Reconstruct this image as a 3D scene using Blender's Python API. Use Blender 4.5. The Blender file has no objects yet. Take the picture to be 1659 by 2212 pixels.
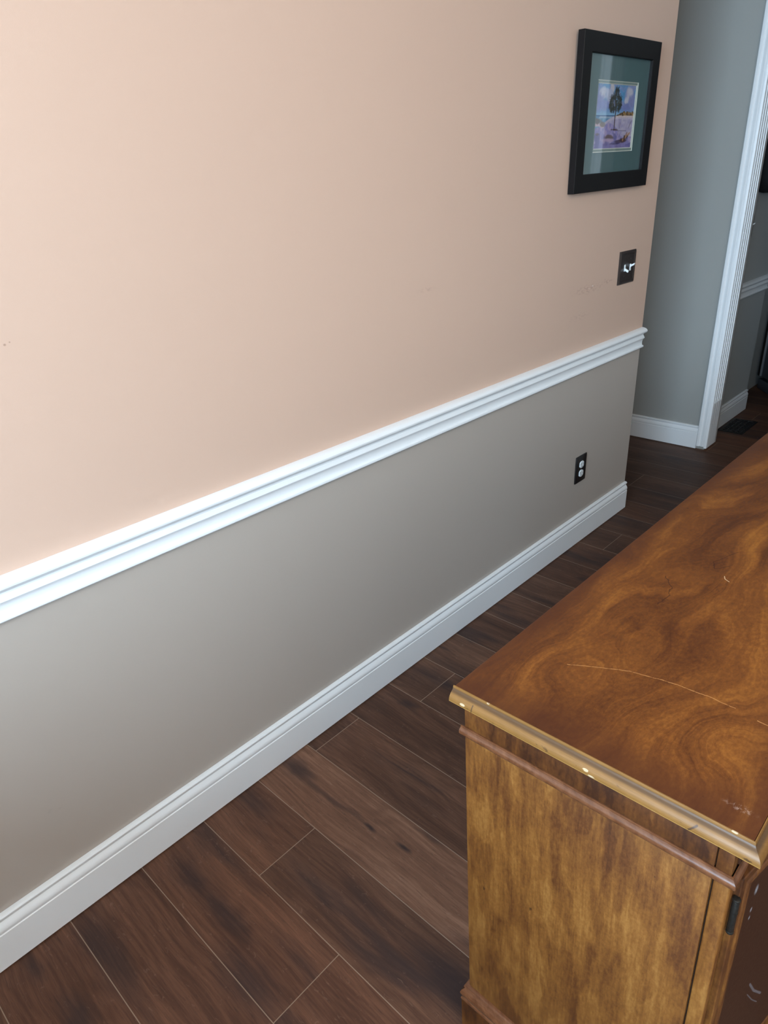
import bpy, bmesh, math, random
import numpy as np
from mathutils import Vector, Matrix

random.seed(7)
sc = bpy.context.scene
COL = sc.collection
PI = math.pi

# ------------------------------------------------------------------ camera
cam_d = bpy.data.cameras.new('camera')
cam = bpy.data.objects.new('camera', cam_d)
COL.objects.link(cam)
RIGHT = Vector((0.7280366, 0.6838489, -0.0480970))
DOWN = Vector((0.2646956, -0.3451309, -0.9004559))
FWD = Vector((-0.6323756, 0.6428338, -0.4322797))
M = Matrix.Identity(4)
for i in range(3):
    M[i][0] = RIGHT[i]
    M[i][1] = -DOWN[i]
    M[i][2] = -FWD[i]
CAM = Vector((1.2297798, -2.8603909, 1.4294))
M.translation = CAM
cam.matrix_world = M
cam_d.sensor_fit = 'HORIZONTAL'
cam_d.sensor_width = 36.0
cam_d.lens = 1470.927 / 1659 * 36.0
cam_d.clip_start = 0.01
sc.camera = cam

# ------------------------------------------------------------------ exposure, world, lights
vs = sc.view_settings
vs.view_transform = 'Standard'
vs.look = 'None'
vs.exposure = -0.06
vs.gamma = 1.0
vs.use_curve_mapping = False

world = bpy.data.worlds.new('world')
sc.world = world
world.use_nodes = True
bg = world.node_tree.nodes['Background']
bg.inputs[0].default_value = (0.62, 0.78, 1.0, 1)
bg.inputs[1].default_value = 1.2


def area(name, loc, rot, sx, sy, power, color, spread=PI):
    d = bpy.data.lights.new(name, 'AREA')
    d.shape = 'RECTANGLE'
    d.size, d.size_y = sx, sy
    d.energy = power
    d.color = color
    d.spread = spread
    o = bpy.data.objects.new(name, d)
    COL.objects.link(o)
    o.location = loc
    o.rotation_euler = rot
    return o


# daylight entering through the rear window (behind the camera)
area('window_daylight', (1.75, -5.56, 1.68), (PI / 2, 0, 0), 1.9, 1.4, 295, (0.55, 0.78, 1.0))
# warm ceiling light near the viewer
pl = bpy.data.lights.new('ceiling_light', 'POINT')
pl.energy = 34
pl.color = (1.0, 0.74, 0.47)
pl.shadow_soft_size = 0.3
plo = bpy.data.objects.new('ceiling_light', pl)
COL.objects.link(plo)
plo.location = (1.9, -2.4, 2.3)


# ------------------------------------------------------------------ node helpers
class NG:
    def __init__(self, name):
        self.m = bpy.data.materials.new(name)
        self.m.use_nodes = True
        self.t = self.m.node_tree
        self.t.nodes.clear()
        self.out = self.t.nodes.new('ShaderNodeOutputMaterial')

    def n(self, kind, ins=None, **props):
        nd = self.t.nodes.new(kind)
        for k, v in props.items():
            setattr(nd, k, v)
        for k, v in (ins or {}).items():
            self.put(nd.inputs[k], v)
        return nd

    def put(self, sock, v):
        if isinstance(v, bpy.types.NodeSocket):
            self.t.links.new(v, sock)
        elif isinstance(v, bpy.types.Node):
            self.t.links.new(v.outputs[0], sock)
        else:
            if sock.type == 'RGBA' and len(v) == 3:
                v = (*v, 1)
            sock.default_value = v

    def math(self, op, a, b=0.0, c=None, clamp=False):
        nd = self.n('ShaderNodeMath', operation=op, use_clamp=clamp)
        self.put(nd.inputs[0], a)
        self.put(nd.inputs[1], b)
        if c is not None:
            self.put(nd.inputs[2], c)
        return nd.outputs[0]

    def add(self, *a):
        r = a[0]
        for x in a[1:]:
            r = self.math('ADD', r, x)
        return r

    def mul(self, *a):
        r = a[0]
        for x in a[1:]:
            r = self.math('MULTIPLY', r, x)
        return r

    def sub(self, a, b):
        return self.math('SUBTRACT', a, b)

    def xyz(self, x, y=0.0, z=0.0):
        nd = self.n('ShaderNodeCombineXYZ')
        self.put(nd.inputs[0], x)
        self.put(nd.inputs[1], y)
        self.put(nd.inputs[2], z)
        return nd.outputs[0]

    def sep(self, v):
        nd = self.n('ShaderNodeSeparateXYZ')
        self.put(nd.inputs[0], v)
        return nd.outputs

    def obj(self):
        return self.n('ShaderNodeTexCoord').outputs['Object']

    def noise(self, vec, scale=1.0, detail=2.0, rough=0.5, dist=0.0):
        nd = self.n('ShaderNodeTexNoise')
        self.put(nd.inputs['Vector'], vec)
        nd.inputs['Scale'].default_value = scale
        nd.inputs['Detail'].default_value = detail
        nd.inputs['Roughness'].default_value = rough
        nd.inputs['Distortion'].default_value = dist
        return nd.outputs['Fac']

    def ramp(self, fac, stops):
        nd = self.n('ShaderNodeValToRGB')
        self.put(nd.inputs[0], fac)
        el = nd.color_ramp.elements
        while len(el) < len(stops):
            el.new(0.5)
        for e, (p, c) in zip(el, stops):
            e.position = p
            e.color = (*c, 1) if len(c) == 3 else c
        return nd.outputs[0]

    def mix(self, fac, a, b, mode='MIX'):
        nd = self.n('ShaderNodeMix', data_type='RGBA', blend_type=mode)
        self.put(nd.inputs[0], fac)
        self.put(nd.inputs[6], a)
        self.put(nd.inputs[7], b)
        return nd.outputs[2]

    def sstep(self, x, lo, hi):
        nd = self.n('ShaderNodeMapRange', interpolation_type='SMOOTHSTEP')
        self.put(nd.inputs[0], x)
        nd.inputs[1].default_value = lo
        nd.inputs[2].default_value = hi
        return nd.outputs[0]

    def spot(self, X, Y, cx, cy, rx, ry):
        """1 at the centre of an elliptical mark, 0 outside it"""
        dx = self.mul(self.sub(X, cx), 1.0 / rx)
        dy = self.mul(self.sub(Y, cy), 1.0 / ry)
        d = self.math('SQRT', self.add(self.mul(dx, dx), self.mul(dy, dy)))
        return self.sstep(d, 1.0, 0.1)

    def gauss(self, X, Y, cx, cy, rx, ry):
        dx = self.mul(self.sub(X, cx), 1.0 / rx)
        dy = self.mul(self.sub(Y, cy), 1.0 / ry)
        d = self.add(self.mul(dx, dx), self.mul(dy, dy))
        return self.math('POWER', 2.718, self.mul(d, -1.0))

    def stroke(self, X, Y, pts, w):
        """thin polyline mark"""
        best = None
        for (x0, y0), (x1, y1) in zip(pts[:-1], pts[1:]):
            L = math.hypot(x1 - x0, y1 - y0)
            tx, ty = (x1 - x0) / L, (y1 - y0) / L
            rx, ry = self.sub(X, x0), self.sub(Y, y0)
            t = self.math('MINIMUM', self.math('MAXIMUM', self.add(self.mul(rx, tx), self.mul(ry, ty)), 0.0), L)
            ex, ey = self.sub(rx, self.mul(t, tx)), self.sub(ry, self.mul(t, ty))
            d = self.math('SQRT', self.add(self.mul(ex, ex), self.mul(ey, ey)))
            best = d if best is None else self.math('MINIMUM', best, d)
        return self.sstep(best, w, w * 0.35)

    def bsdf(self, color, rough=0.5, spec=0.5, metal=0.0, bump=None, bstr=0.1, bdist=0.001, coat=0.0):
        nd = self.n('ShaderNodeBsdfPrincipled')
        self.put(nd.inputs['Base Color'], color)
        self.put(nd.inputs['Roughness'], rough)
        self.put(nd.inputs['Specular IOR Level'], spec)
        nd.inputs['Metallic'].default_value = metal
        nd.inputs['Coat Weight'].default_value = coat
        if bump is not None:
            b = self.n('ShaderNodeBump')
            b.inputs['Strength'].default_value = bstr
            b.inputs['Distance'].default_value = bdist
            self.put(b.inputs['Height'], bump)
            self.put(nd.inputs['Normal'], b)
        self.t.links.new(nd.outputs[0], self.out.inputs[0])
        return self.m


def s2l(*c):
    return tuple((x / 255 / 12.92) if x / 255 <= 0.04045 else ((x / 255 + 0.055) / 1.055) ** 2.4 for x in c)


def plain(name, rgb, rough=0.5, spec=0.5, metal=0.0, grain=0.0, gscale=300):
    g = NG(name)
    c = s2l(*rgb)
    if grain:
        nz = g.noise(g.obj(), gscale, 3)
        col = g.mix(g.sstep(nz, 0.3, 0.7), tuple(x * (1 - grain) for x in c), tuple(min(1, x * (1 + grain)) for x in c))
        return g.bsdf(col, rough, spec, metal, nz, 0.15, 0.0005)
    return g.bsdf(c, rough, spec, metal)


# ------------------------------------------------------------------ paints
def paint(name, rgb, tex=900):
    g = NG(name)
    P = g.obj()
    fine = g.noise(P, tex, 2)
    big = g.noise(P, 1.6, 2)
    c = s2l(*rgb)
    col = g.mix(big, tuple(x * 0.975 for x in c), tuple(min(1, x * 1.025) for x in c))
    return g.bsdf(col, 0.55, 0.35, 0, fine, 0.12, 0.0006)


def wall_left_material():
    g = NG('peach_and_greige_paint')
    P = g.obj()
    X, Y, Z = g.sep(P)
    fine = g.noise(P, 700, 2)
    big = g.noise(P, 1.4, 2)
    c1, c2 = s2l(214, 181, 160), s2l(184, 172, 161)
    up = g.math('GREATER_THAN', Z, 0.80)
    peach = g.mix(big, tuple(x * 0.98 for x in c1), tuple(x * 1.02 for x in c1))
    grey = g.mix(big, tuple(x * 0.98 for x in c2), tuple(x * 1.02 for x in c2))
    col = g.mix(up, grey, peach)
    # scuffs on the paint
    w = g.noise(g.xyz(0.0, g.mul(Y, 60.0), g.mul(Z, 160.0)), 1.0, 4)
    brk = g.sstep(w, 0.47, 0.62)
    sc1 = g.mul(brk, g.math('MAXIMUM', g.spot(Y, Z, -0.50, 1.056, 0.16, 0.022), g.spot(Y, Z, -0.36, 1.066, 0.08, 0.014)))
    sc2 = g.mul(brk, g.spot(Y, Z, -0.55, 0.965, 0.10, 0.02), 0.5)
    sc3 = g.mul(g.sstep(w, 0.42, 0.6), g.spot(Y, Z, -1.40, 1.171, 0.055, 0.009), 0.6)
    m = g.math('MAXIMUM', g.math('MAXIMUM', sc1, sc2), sc3)
    col = g.mix(g.mul(m, 0.33), col, s2l(150, 105, 95))
    dot = g.math('MAXIMUM', g.spot(Y, Z, -2.474, 1.2237, 0.0035, 0.003), g.spot(Y, Z, -2.4655, 1.2265, 0.002, 0.002))
    col = g.mix(g.mul(dot, 0.6), col, s2l(140, 100, 80))
    chip = g.math('MAXIMUM', g.spot(Y, Z, -0.468, 1.0632, 0.006, 0.003), g.spot(Y, Z, -0.494, 1.057, 0.003, 0.002))
    col = g.mix(chip, col, s2l(240, 232, 228))
    dirt = g.mul(g.sstep(g.noise(g.xyz(0.0, g.mul(Y, 30.0), g.mul(Z, 60.0)), 1.0, 4), 0.55, 0.7), g.spot(Y, Z, -2.62, 0.30, 0.06, 0.02))
    col = g.mix(g.mul(dirt, 0.25), col, s2l(120, 112, 105))
    return g.bsdf(col, 0.5, 0.4, 0, fine, 0.12, 0.0006)


M_WALL_L = wall_left_material()
M_GREIGE = paint('greige_paint', (166, 164, 158))
M_CREAM = paint('cream_paint', (225, 215, 205))
M_CEIL = paint('ceiling_paint', (240, 238, 234))
M_KITCH = paint('kitchen_paint', (176, 176, 172))


def trim_material():
    g = NG('white_trim_paint')
    P = g.obj()
    nz = g.noise(P, 220, 3)
    big = g.noise(P, 5, 2)
    col = g.mix(big, s2l(239, 240, 240), s2l(244, 244, 244))
    return g.bsdf(col, 0.38, 0.45, 0, nz, 0.012, 0.0003)


M_TRIM = trim_material()
M_BRONZE = plain('dark_bronze_plate', (46, 36, 32), 0.38, 0.5, 0.0, 0.12, 500)
M_BLACKPL = plain('black_plate', (30, 26, 25), 0.35, 0.4, 0.0, 0.1, 500)
M_WHITEPL = plain('white_plastic', (236, 240, 240), 0.3, 0.5, 0.0, 0.02, 200)
M_SLOT = plain('socket_slot', (95, 98, 104), 0.5)
M_SCREW = plain('bronze_screw', (62, 54, 48), 0.35, 0.5, 0.6, 0.1, 900)
M_FRAME = plain('black_frame_lacquer', (17, 14, 14), 0.45, 0.2, 0.0, 0.12, 350)
M_BLACK = plain('duct_shade_black', (14, 13, 13), 0.8, 0.1, 0.0, 0.1, 100)
M_REG = plain('register_black_metal', (40, 38, 36), 0.45, 0.4, 0.3, 0.15, 400)
M_BAG = plain('black_bag_fabric', (26, 26, 28), 0.8, 0.2, 0.0, 0.25, 700)
M_PIPING = plain('grey_piping', (150, 152, 155), 0.6, 0.3, 0.0, 0.1, 500)
M_STEEL = plain('dark_steel', (62, 65, 72), 0.4, 0.5, 0.3, 0.06, 250)
M_SILVER = plain('silver_trim', (175, 178, 182), 0.3, 0.5, 0.8, 0.05, 300)
M_GASKET = plain('black_gasket', (14, 13, 13), 0.6, 0.3, 0.0, 0.1, 300)
M_BRASS = plain('aged_brass', (120, 98, 60), 0.35, 0.5, 0.8, 0.2, 300)
M_HINGE = plain('blackened_hinge_metal', (52, 50, 46), 0.4, 0.5, 0.7, 0.2, 300)


# ------------------------------------------------------------------ floor material
def floor_material(W, L):
    g = NG('dark_oak_vinyl_planks')
    X, Y, Z = g.sep(g.obj())
    uvn = g.n('ShaderNodeUVMap', uv_map='plank')
    u, v, _ = g.sep(uvn.outputs[0])
    at = g.n('ShaderNodeAttribute', attribute_name='tone')
    rs = g.n('ShaderNodeSeparateColor')
    g.put(rs.inputs[0], at.outputs['Color'])
    rnd, tone, red = rs.outputs
    off = g.mul(rnd, 37.0)
    uo = g.add(u, off)
    # slow meander of the fibres
    warp = g.sub(g.noise(g.xyz(g.mul(uo, 1.7), g.mul(v, 3.0), off), 1.0, 2), 0.5)
    vw = g.add(v, g.mul(warp, 0.075))
    streak = g.noise(g.xyz(g.mul(uo, 1.3), g.mul(vw, 17.0), off), 1.0, 3, 0.55)
    fib = g.noise(g.xyz(g.mul(uo, 9.0), g.mul(vw, 210.0), off), 1.0, 4, 0.65)
    pore = g.noise(g.xyz(g.mul(uo, 38.0), g.mul(vw, 420.0), off), 1.0, 3, 0.6)
    fleck = g.noise(g.xyz(g.mul(uo, 55.0), g.mul(v, 120.0), off), 1.0, 2, 0.6, 0.8)
    smudge = g.noise(g.xyz(g.mul(uo, 2.1), g.mul(vw, 8.5), g.add(off, 5.0)), 1.0, 3, 0.5)
    # growth-ring arches
    ring_s = g.add(g.mul(vw, 95.0), g.mul(g.noise(g.xyz(g.mul(uo, 2.3), g.mul(v, 9.0), g.add(off, 9.0)), 1.0, 1), 26.0))
    ring = g.math('SINE', g.mul(ring_s, 2.6))
    val = g.add(g.mul(g.sub(streak, 0.5), 0.55), g.mul(g.sub(fib, 0.5), 0.50), g.mul(ring, 0.028), tone)
    col = g.ramp(val, [(0.0, s2l(46, 31, 26)), (0.3, s2l(82, 57, 44)), (0.55, s2l(114, 83, 65)), (0.85, s2l(154, 119, 97)), (1.0, s2l(174, 139, 117))])
    col = g.mix(g.mul(red, 0.55), col, g.mix(1.0, col, (1.16, 0.84, 0.68, 1), 'MULTIPLY'))
    col = g.mix(g.mul(g.sstep(smudge, 0.56, 0.74), 0.62), col, s2l(46, 37, 38))
    col = g.mix(g.mul(g.sstep(pore, 0.56, 0.72), 0.45), col, s2l(56, 40, 33))
    col = g.mix(g.mul(g.sstep(fleck, 0.63, 0.75), 0.22), col, s2l(150, 120, 104))
    # knots and mineral smears that sit on particular boards
    wob = g.sub(g.noise(g.xyz(g.mul(X, 9.0), g.mul(Y, 22.0), 0.0), 1.0, 3), 0.5)
    Yw = g.add(Y, g.mul(wob, 0.05))
    Xw = g.add(X, g.mul(wob, 0.07))
    knots = [(0.06, -2.067, .085, .030, .85), (0.343, -2.072, .026, .010, 1.0), (0.441, -2.062, .026, .009, 1.0),
             (0.19, -2.07, .20, .012, .6), (0.478, -1.995, .05, .010, .6), (0.735, -2.225, .13, .05, .8),
             (0.122, -1.677, .035, .014, .7), (0.256, -2.439, .12, .030, .75), (0.13, -2.44, .10, .03, .7), (0.145, -2.435, .018, .008, .8),
             (0.417, -2.49, .12, .045, .75), (0.144, -2.66, .16, .04, .75), (0.22, -2.757, .07, .035, .8), (0.053, -2.777, .05, .02, .6),
             (0.053, -2.215, .10, .03, .55), (0.52, -2.26, .30, .02, .6), (0.30, -1.88, .16, .006, .6),
             (0.036, -1.389, .03, .010, .8), (0.071, -1.306, .03, .009, .7), (0.126, -1.104, .13, .03, .7), (0.05, -1.06, .06, .02, .5), (0.18, -0.93, .14, .014, .6),
             (0.13, -0.565, .15, .03, .5), (0.19, -0.70, .05, .02, .7), (0.19, -0.50, .12, .03, .7), (0.10, -1.53, .11, .04, .6), (0.21, -1.47, .06, .03, .5),
             (0.1, 0.25, .18, .04, .5), (0.3, 0.02, .18, .03, .5)]
    k = None
    for cx, cy, rx, ry, a in knots:
        s = g.mul(g.spot(Xw, Yw, cx, cy, rx * 1.3, ry * 1.3), a)
        k = s if k is None else g.math('MAXIMUM', k, s)
    col = g.mix(g.mul(k, 0.85), col, s2l(42, 34, 36))
    # seams: thin pale bevel lines
    ev = g.math('MINIMUM', v, g.sub(W, v))
    eu = g.math('MINIMUM', u, g.sub(L, u))
    e = g.math('MINIMUM', ev, eu)
    seam = g.sstep(e, 0.0013, 0.0005)
    col = g.mix(g.mul(seam, 0.75), col, s2l(160, 138, 118))
    # lint and crumbs
    vo = g.n('ShaderNodeTexVoronoi', {'Vector': g.xyz(X, Y, 0.0), 'Scale': 7.0})
    lint = g.sstep(vo.outputs['Distance'], 0.013, 0.008)
    col = g.mix(lint, col, s2l(225, 215, 205))
    hgt = g.add(g.mul(fib, 0.4), g.mul(pore, -0.5), g.mul(g.sstep(e, 0.0, 0.0018), 1.2))
    rough = g.add(0.44, g.mul(fib, 0.16))
    return g.bsdf(col, rough, 0.28, 0, hgt, 0.18, 0.0008)


# ------------------------------------------------------------------ cabinet wood
def wood_top_material():
    g = NG('figured_mahogany_top')
    X, Y, Z = g.sep(g.obj())
    wl = g.sub(g.noise(g.xyz(g.mul(X, 4.0), g.mul(Y, 2.0), 0.7), 1.0, 2), 0.5)
    wl2 = g.sub(g.noise(g.xyz(g.mul(X, 18.0), g.mul(Y, 6.0), 3.0), 1.0, 3), 0.5)
    s = g.add(g.mul(X, 8.0), g.mul(Y, -0.9), g.mul(wl, 2.6), g.mul(wl2, 0.55))
    for cx, cy, rx, ry, a in [(0.100, 0.132, 0.050, 0.070, 0.75), (0.315, 0.122, 0.045, 0.06, 0.85), (0.14, 0.50, 0.05, 0.10, -0.35), (0.33, 0.75, 0.07, 0.14, 0.4)]:
        s = g.add(s, g.mul(g.gauss(X, Y, cx, cy, rx, ry), a))
    band = g.noise(g.xyz(g.mul(s, 1.9), g.mul(Y, 2.2), 0.0), 1.0, 3, 0.55)
    line = g.noise(g.xyz(g.add(g.mul(s, 20.0), g.mul(g.noise(g.xyz(g.mul(X, 60.0), g.mul(Y, 30.0), 4.0), 1.0, 3), 2.2)), g.mul(Y, 6.0), 0.0), 1.0, 4, 0.65)
    mott = g.noise(g.xyz(g.mul(X, 190.0), g.mul(Y, 110.0), 0.0), 1.0, 4, 0.7)
    cloud = g.noise(g.xyz(g.mul(X, 12.0), g.mul(Y, 8.0), 7.0), 1.0, 4, 0.6)
    val = g.add(g.mul(g.sub(band, 0.5), 1.35), g.mul(g.sub(line, 0.5), 0.42), g.mul(g.sub(mott, 0.5), 0.60), g.mul(g.sub(cloud, 0.5), 0.42), 0.46)
    col = g.ramp(val, [(0.0, s2l(58, 28, 10)), (0.25, s2l(89, 48, 17)), (0.5, s2l(119, 70, 26)), (0.75, s2l(150, 95, 37)), (1.0, s2l(178, 121, 56))])
    # toned darker finish along the borders
    wb = g.mul(g.sub(cloud, 0.5), 0.05)
    d_end = g.add(Y, wb)
    d_side = g.add(X, wb)
    d_front = g.sub(0.391, g.add(X, wb))
    ed = g.math('MAXIMUM', g.math('MAXIMUM', g.sstep(d_end, 0.085, 0.0), g.mul(g.sstep(d_side, 0.055, -0.005), 0.9)), g.sstep(d_front, 0.06, 0.0))
    col = g.mix(g.mul(ed, 0.72), col, s2l(72, 35, 18))
    # wear: scratch, hairline cracks, pin marks
    wv = g.mul(g.sub(g.noise(g.xyz(g.mul(X, 60.0), g.mul(Y, 60.0), 0.0), 1.0, 2), 0.5), 0.006)
    Xs, Ys = g.add(X, wv), g.add(Y, wv)
    scr = g.stroke(Xs, Ys, [(0.094, 0.138), (0.1245, 0.156), (0.169, 0.1787), (0.2236, 0.1903), (0.272, 0.193), (0.307, 0.1925)], 0.0009)
    scr2 = g.stroke(Xs, Ys, [(0.335, 0.185), (0.365, 0.1855)], 0.0010)
    col = g.mix(g.mul(g.math('MAXIMUM', scr, scr2), 0.75, g.sstep(mott, 0.30, 0.52)), col, s2l(196, 142, 88))
    crk = g.stroke(g.add(X, g.mul(wv, 2.5)), Ys, [(0.101, 0.4615), (0.118, 0.438), (0.1289, 0.4057), (0.1261, 0.3674)], 0.0016)
    crk2 = g.stroke(Xs, Ys, [(0.165, 0.62), (0.145, 0.56), (0.155, 0.535), (0.172, 0.56)], 0.0012)
    col = g.mix(g.mul(g.math('MAXIMUM', crk, crk2), 0.7), col, s2l(60, 28, 14))
    hair = g.stroke(X, Y, [(0.1772, 0.5197), (0.181, 0.511), (0.1897, 0.5057)], 0.0009)
    col = g.mix(hair, col, s2l(215, 185, 150))
    pin = g.sstep(g.noise(g.xyz(g.mul(X, 75.0), g.mul(Y, 60.0), 2.0), 1.0, 2), 0.74, 0.80)
    col = g.mix(g.mul(pin, 0.6), col, s2l(58, 28, 14))
    wht = g.mul(g.spot(X, Y, 0.365, 0.033, 0.022, 0.008), g.sstep(mott, 0.5, 0.68))
    col = g.mix(g.mul(wht, 0.5), col, s2l(190, 170, 160))
    rough = g.add(0.42, g.mul(mott, 0.2))
    return g.bsdf(col, rough, 0.3, 0, mott, 0.06, 0.0006)


def wood_side_material(name, base, seed, glints=False):
    g = NG(name)
    X, Y, Z = g.sep(g.obj())
    A = g.add(X, g.mul(Y, 0.9))
    wl = g.sub(g.noise(g.xyz(g.mul(A, 9.0), g.mul(Z, 4.0), seed), 1.0, 3), 0.5)
    s = g.add(g.mul(A, 16.0), g.mul(wl, 2.6))
    band = g.noise(g.xyz(s, g.mul(Z, 5.0), seed), 1.0, 4, 0.6)
    flame = g.noise(g.xyz(g.mul(g.add(A, g.mul(wl, 0.03)), 26.0), g.mul(g.add(Z, g.mul(A, 0.8)), 8.5), seed + 4.0), 1.0, 2, 0.5)
    flame = g.sstep(flame, 0.47, 0.56)
    strk = g.noise(g.xyz(g.mul(g.add(A, g.mul(wl, 0.012)), 75.0), g.mul(Z, 4.5), seed + 6.0), 1.0, 3, 0.6)
    fine = g.noise(g.xyz(g.mul(A, 260.0), g.mul(Z, 34.0), seed), 1.0, 3, 0.6)
    mott = g.noise(g.xyz(g.mul(A, 210.0), g.mul(Z, 120.0), seed + 2.0), 1.0, 3, 0.7)
    cloud = g.noise(g.xyz(g.mul(A, 8.0), g.mul(Z, 5.0), seed + 8.0), 1.0, 3, 0.5)
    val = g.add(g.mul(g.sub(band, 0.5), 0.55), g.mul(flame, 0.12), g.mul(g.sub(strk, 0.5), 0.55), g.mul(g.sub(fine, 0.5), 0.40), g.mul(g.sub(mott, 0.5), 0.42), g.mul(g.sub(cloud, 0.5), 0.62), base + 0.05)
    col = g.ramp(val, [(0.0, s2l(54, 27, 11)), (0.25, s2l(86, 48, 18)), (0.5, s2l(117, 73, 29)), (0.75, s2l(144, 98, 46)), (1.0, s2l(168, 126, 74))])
    pin = g.sstep(g.noise(g.xyz(g.mul(A, 80.0), g.mul(Z, 42.0), seed + 3.0), 1.0, 2), 0.73, 0.80)
    col = g.mix(g.mul(pin, 0.75), col, s2l(46, 24, 12))
    hgt = fine
    if glints:  # highlight glints painted into the panel colour as pale spots and streaks
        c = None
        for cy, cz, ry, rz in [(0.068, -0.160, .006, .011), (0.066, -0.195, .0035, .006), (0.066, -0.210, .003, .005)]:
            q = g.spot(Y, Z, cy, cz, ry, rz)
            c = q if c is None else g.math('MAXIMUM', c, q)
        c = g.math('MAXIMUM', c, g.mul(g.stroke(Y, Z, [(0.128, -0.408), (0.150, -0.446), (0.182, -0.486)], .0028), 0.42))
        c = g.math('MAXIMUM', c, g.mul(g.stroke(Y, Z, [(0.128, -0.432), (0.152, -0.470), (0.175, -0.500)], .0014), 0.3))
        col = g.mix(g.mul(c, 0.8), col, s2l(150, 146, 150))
    return g.bsdf(col, g.add(0.42, g.mul(mott, 0.15)), 0.35, 0, hgt, 0.06, 0.0006)


def worn_mould_material():
    g = NG('worn_golden_moulding')
    X, Y, Z = g.sep(g.obj())
    A = g.add(X, Y)
    fine = g.noise(g.xyz(g.mul(A, 26.0), g.mul(g.add(Z, g.mul(Y, 0.7)), 900.0), 0.0), 1.0, 3, 0.6)
    patch = g.noise(g.xyz(g.mul(A, 16.0), 0.0, 2.0), 1.0, 3, 0.6)
    val = g.add(g.mul(g.sub(fine, 0.5), 0.55), g.mul(g.sub(patch, 0.5), 0.55), 0.55)
    col = g.ramp(val, [(0.0, s2l(74, 46, 18)), (0.35, s2l(112, 77, 34)), (0.65, s2l(136, 97, 50)), (1.0, s2l(160, 124, 76))])
    # darker band along the hollow below the top edge
    cove_band = g.mul(g.sstep(Z, -0.0105, -0.0075), g.sstep(Z, -0.0022, -0.005))
    col = g.mix(g.mul(cove_band, 0.75), col, s2l(64, 46, 34))
    nick = g.noise(g.xyz(g.mul(A, 62.0), g.mul(Z, 90.0), 5.0), 1.0, 3, 0.6)
    col = g.mix(g.mul(g.sstep(nick, 0.64, 0.70), g.sstep(Z, -0.010, -0.018), 0.8), col, s2l(60, 38, 22))
    # lighter lower edge
    edge = g.sstep(Z, -0.0195, -0.0215)
    col = g.mix(g.mul(edge, 0.6), col, s2l(226, 176, 96))
    chip = None
    for cx, cz, rx, rz in [(0.019, -0.0165, .0065, .0030), (0.206, -0.0150, .0058, .0028), (0.214, -0.0195, .006, .0022), (0.29, -0.021, .0045, .002), (0.055, -0.001, .003, .002), (0.372, -0.001, .005, .002)]:
        q = g.spot(g.add(X, g.mul(g.sub(nick, 0.5), 0.01)), Z, cx, cz, rx, rz)
        chip = q if chip is None else g.math('MAXIMUM', chip, q)
    col = g.mix(g.mul(g.sstep(chip, 0.2, 0.5), g.sstep(nick, 0.36, 0.5)), col, s2l(192, 168, 134))
    gouge = g.stroke(X, Z, [(0.330, -0.0195), (0.337, -0.0115)], 0.0016)
    gouge = g.math('MAXIMUM', gouge, g.stroke(X, Z, [(0.034, -0.021), (0.035, -0.011)], 0.0012))
    col = g.mix(g.mul(gouge, 0.8), col, s2l(60, 42, 34))
    return g.bsdf(col, 0.36, 0.45, 0, fine, 0.08, 0.0005)


def bead_material():
    g = NG('reddish_brown_bead')
    X, Y, Z = g.sep(g.obj())
    A = g.add(X, Y)
    fine = g.noise(g.xyz(g.mul(A, 40.0), g.mul(Z, 600.0), 0.0), 1.0, 3, 0.6)
    patch = g.noise(g.xyz(g.mul(A, 60.0), g.mul(Z, 60.0), 2.0), 1.0, 3, 0.6)
    val = g.add(g.mul(g.sub(fine, 0.5), 0.4), g.mul(g.sub(patch, 0.5), 0.8), 0.5)
    col = g.ramp(val, [(0.0, s2l(50, 27, 16)), (0.4, s2l(92, 55, 33)), (0.7, s2l(120, 77, 50)), (1.0, s2l(146, 104, 76))])
    return g.bsdf(col, 0.26, 0.55, 0, fine, 0.06, 0.0005)


M_WTOP = wood_top_material()
M_WPANEL = wood_side_material('golden_mahogany_panel', 0.34, 1.0)
M_WSTILE = wood_side_material('golden_mahogany_stile', 0.36, 11.0)
M_WFRIEZE = wood_side_material('mahogany_frieze', 0.10, 21.0)
M_WDARK = wood_side_material('shade_toned_mahogany_panel', -0.42, 31.0, True)  # wood colour lowered to imitate the unlit cabinet front
M_WDOOR = wood_side_material('dark_mahogany_door_frame', 0.17, 33.0)
M_WPLINTH = wood_side_material('mahogany_plinth', 0.12, 41.0)
M_MOULD = worn_mould_material()
M_BEAD = bead_material()
M_GAP = plain('dark_joint_gap', (34, 22, 16), 0.8, 0.1, 0.0, 0.2, 200)


# ------------------------------------------------------------------ mesh helpers
def finish(bm, angle=32):
    bmesh.ops.recalc_face_normals(bm, faces=bm.faces)
    a = math.radians(angle)
    for f in bm.faces:
        f.smooth = True
    for e in bm.edges:
        e.smooth = not (len(e.link_faces) != 2 or e.calc_face_angle(0) > a)


def obj(name, bm, mat, parent=None, angle=32, mats=None):
    finish(bm, angle)
    me = bpy.data.meshes.new(name)
    bm.to_mesh(me)
    bm.free()
    for m in (mats or [mat]):
        me.materials.append(m)
    o = bpy.data.objects.new(name, me)
    COL.objects.link(o)
    if parent:
        o.parent = parent
    return o


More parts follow.
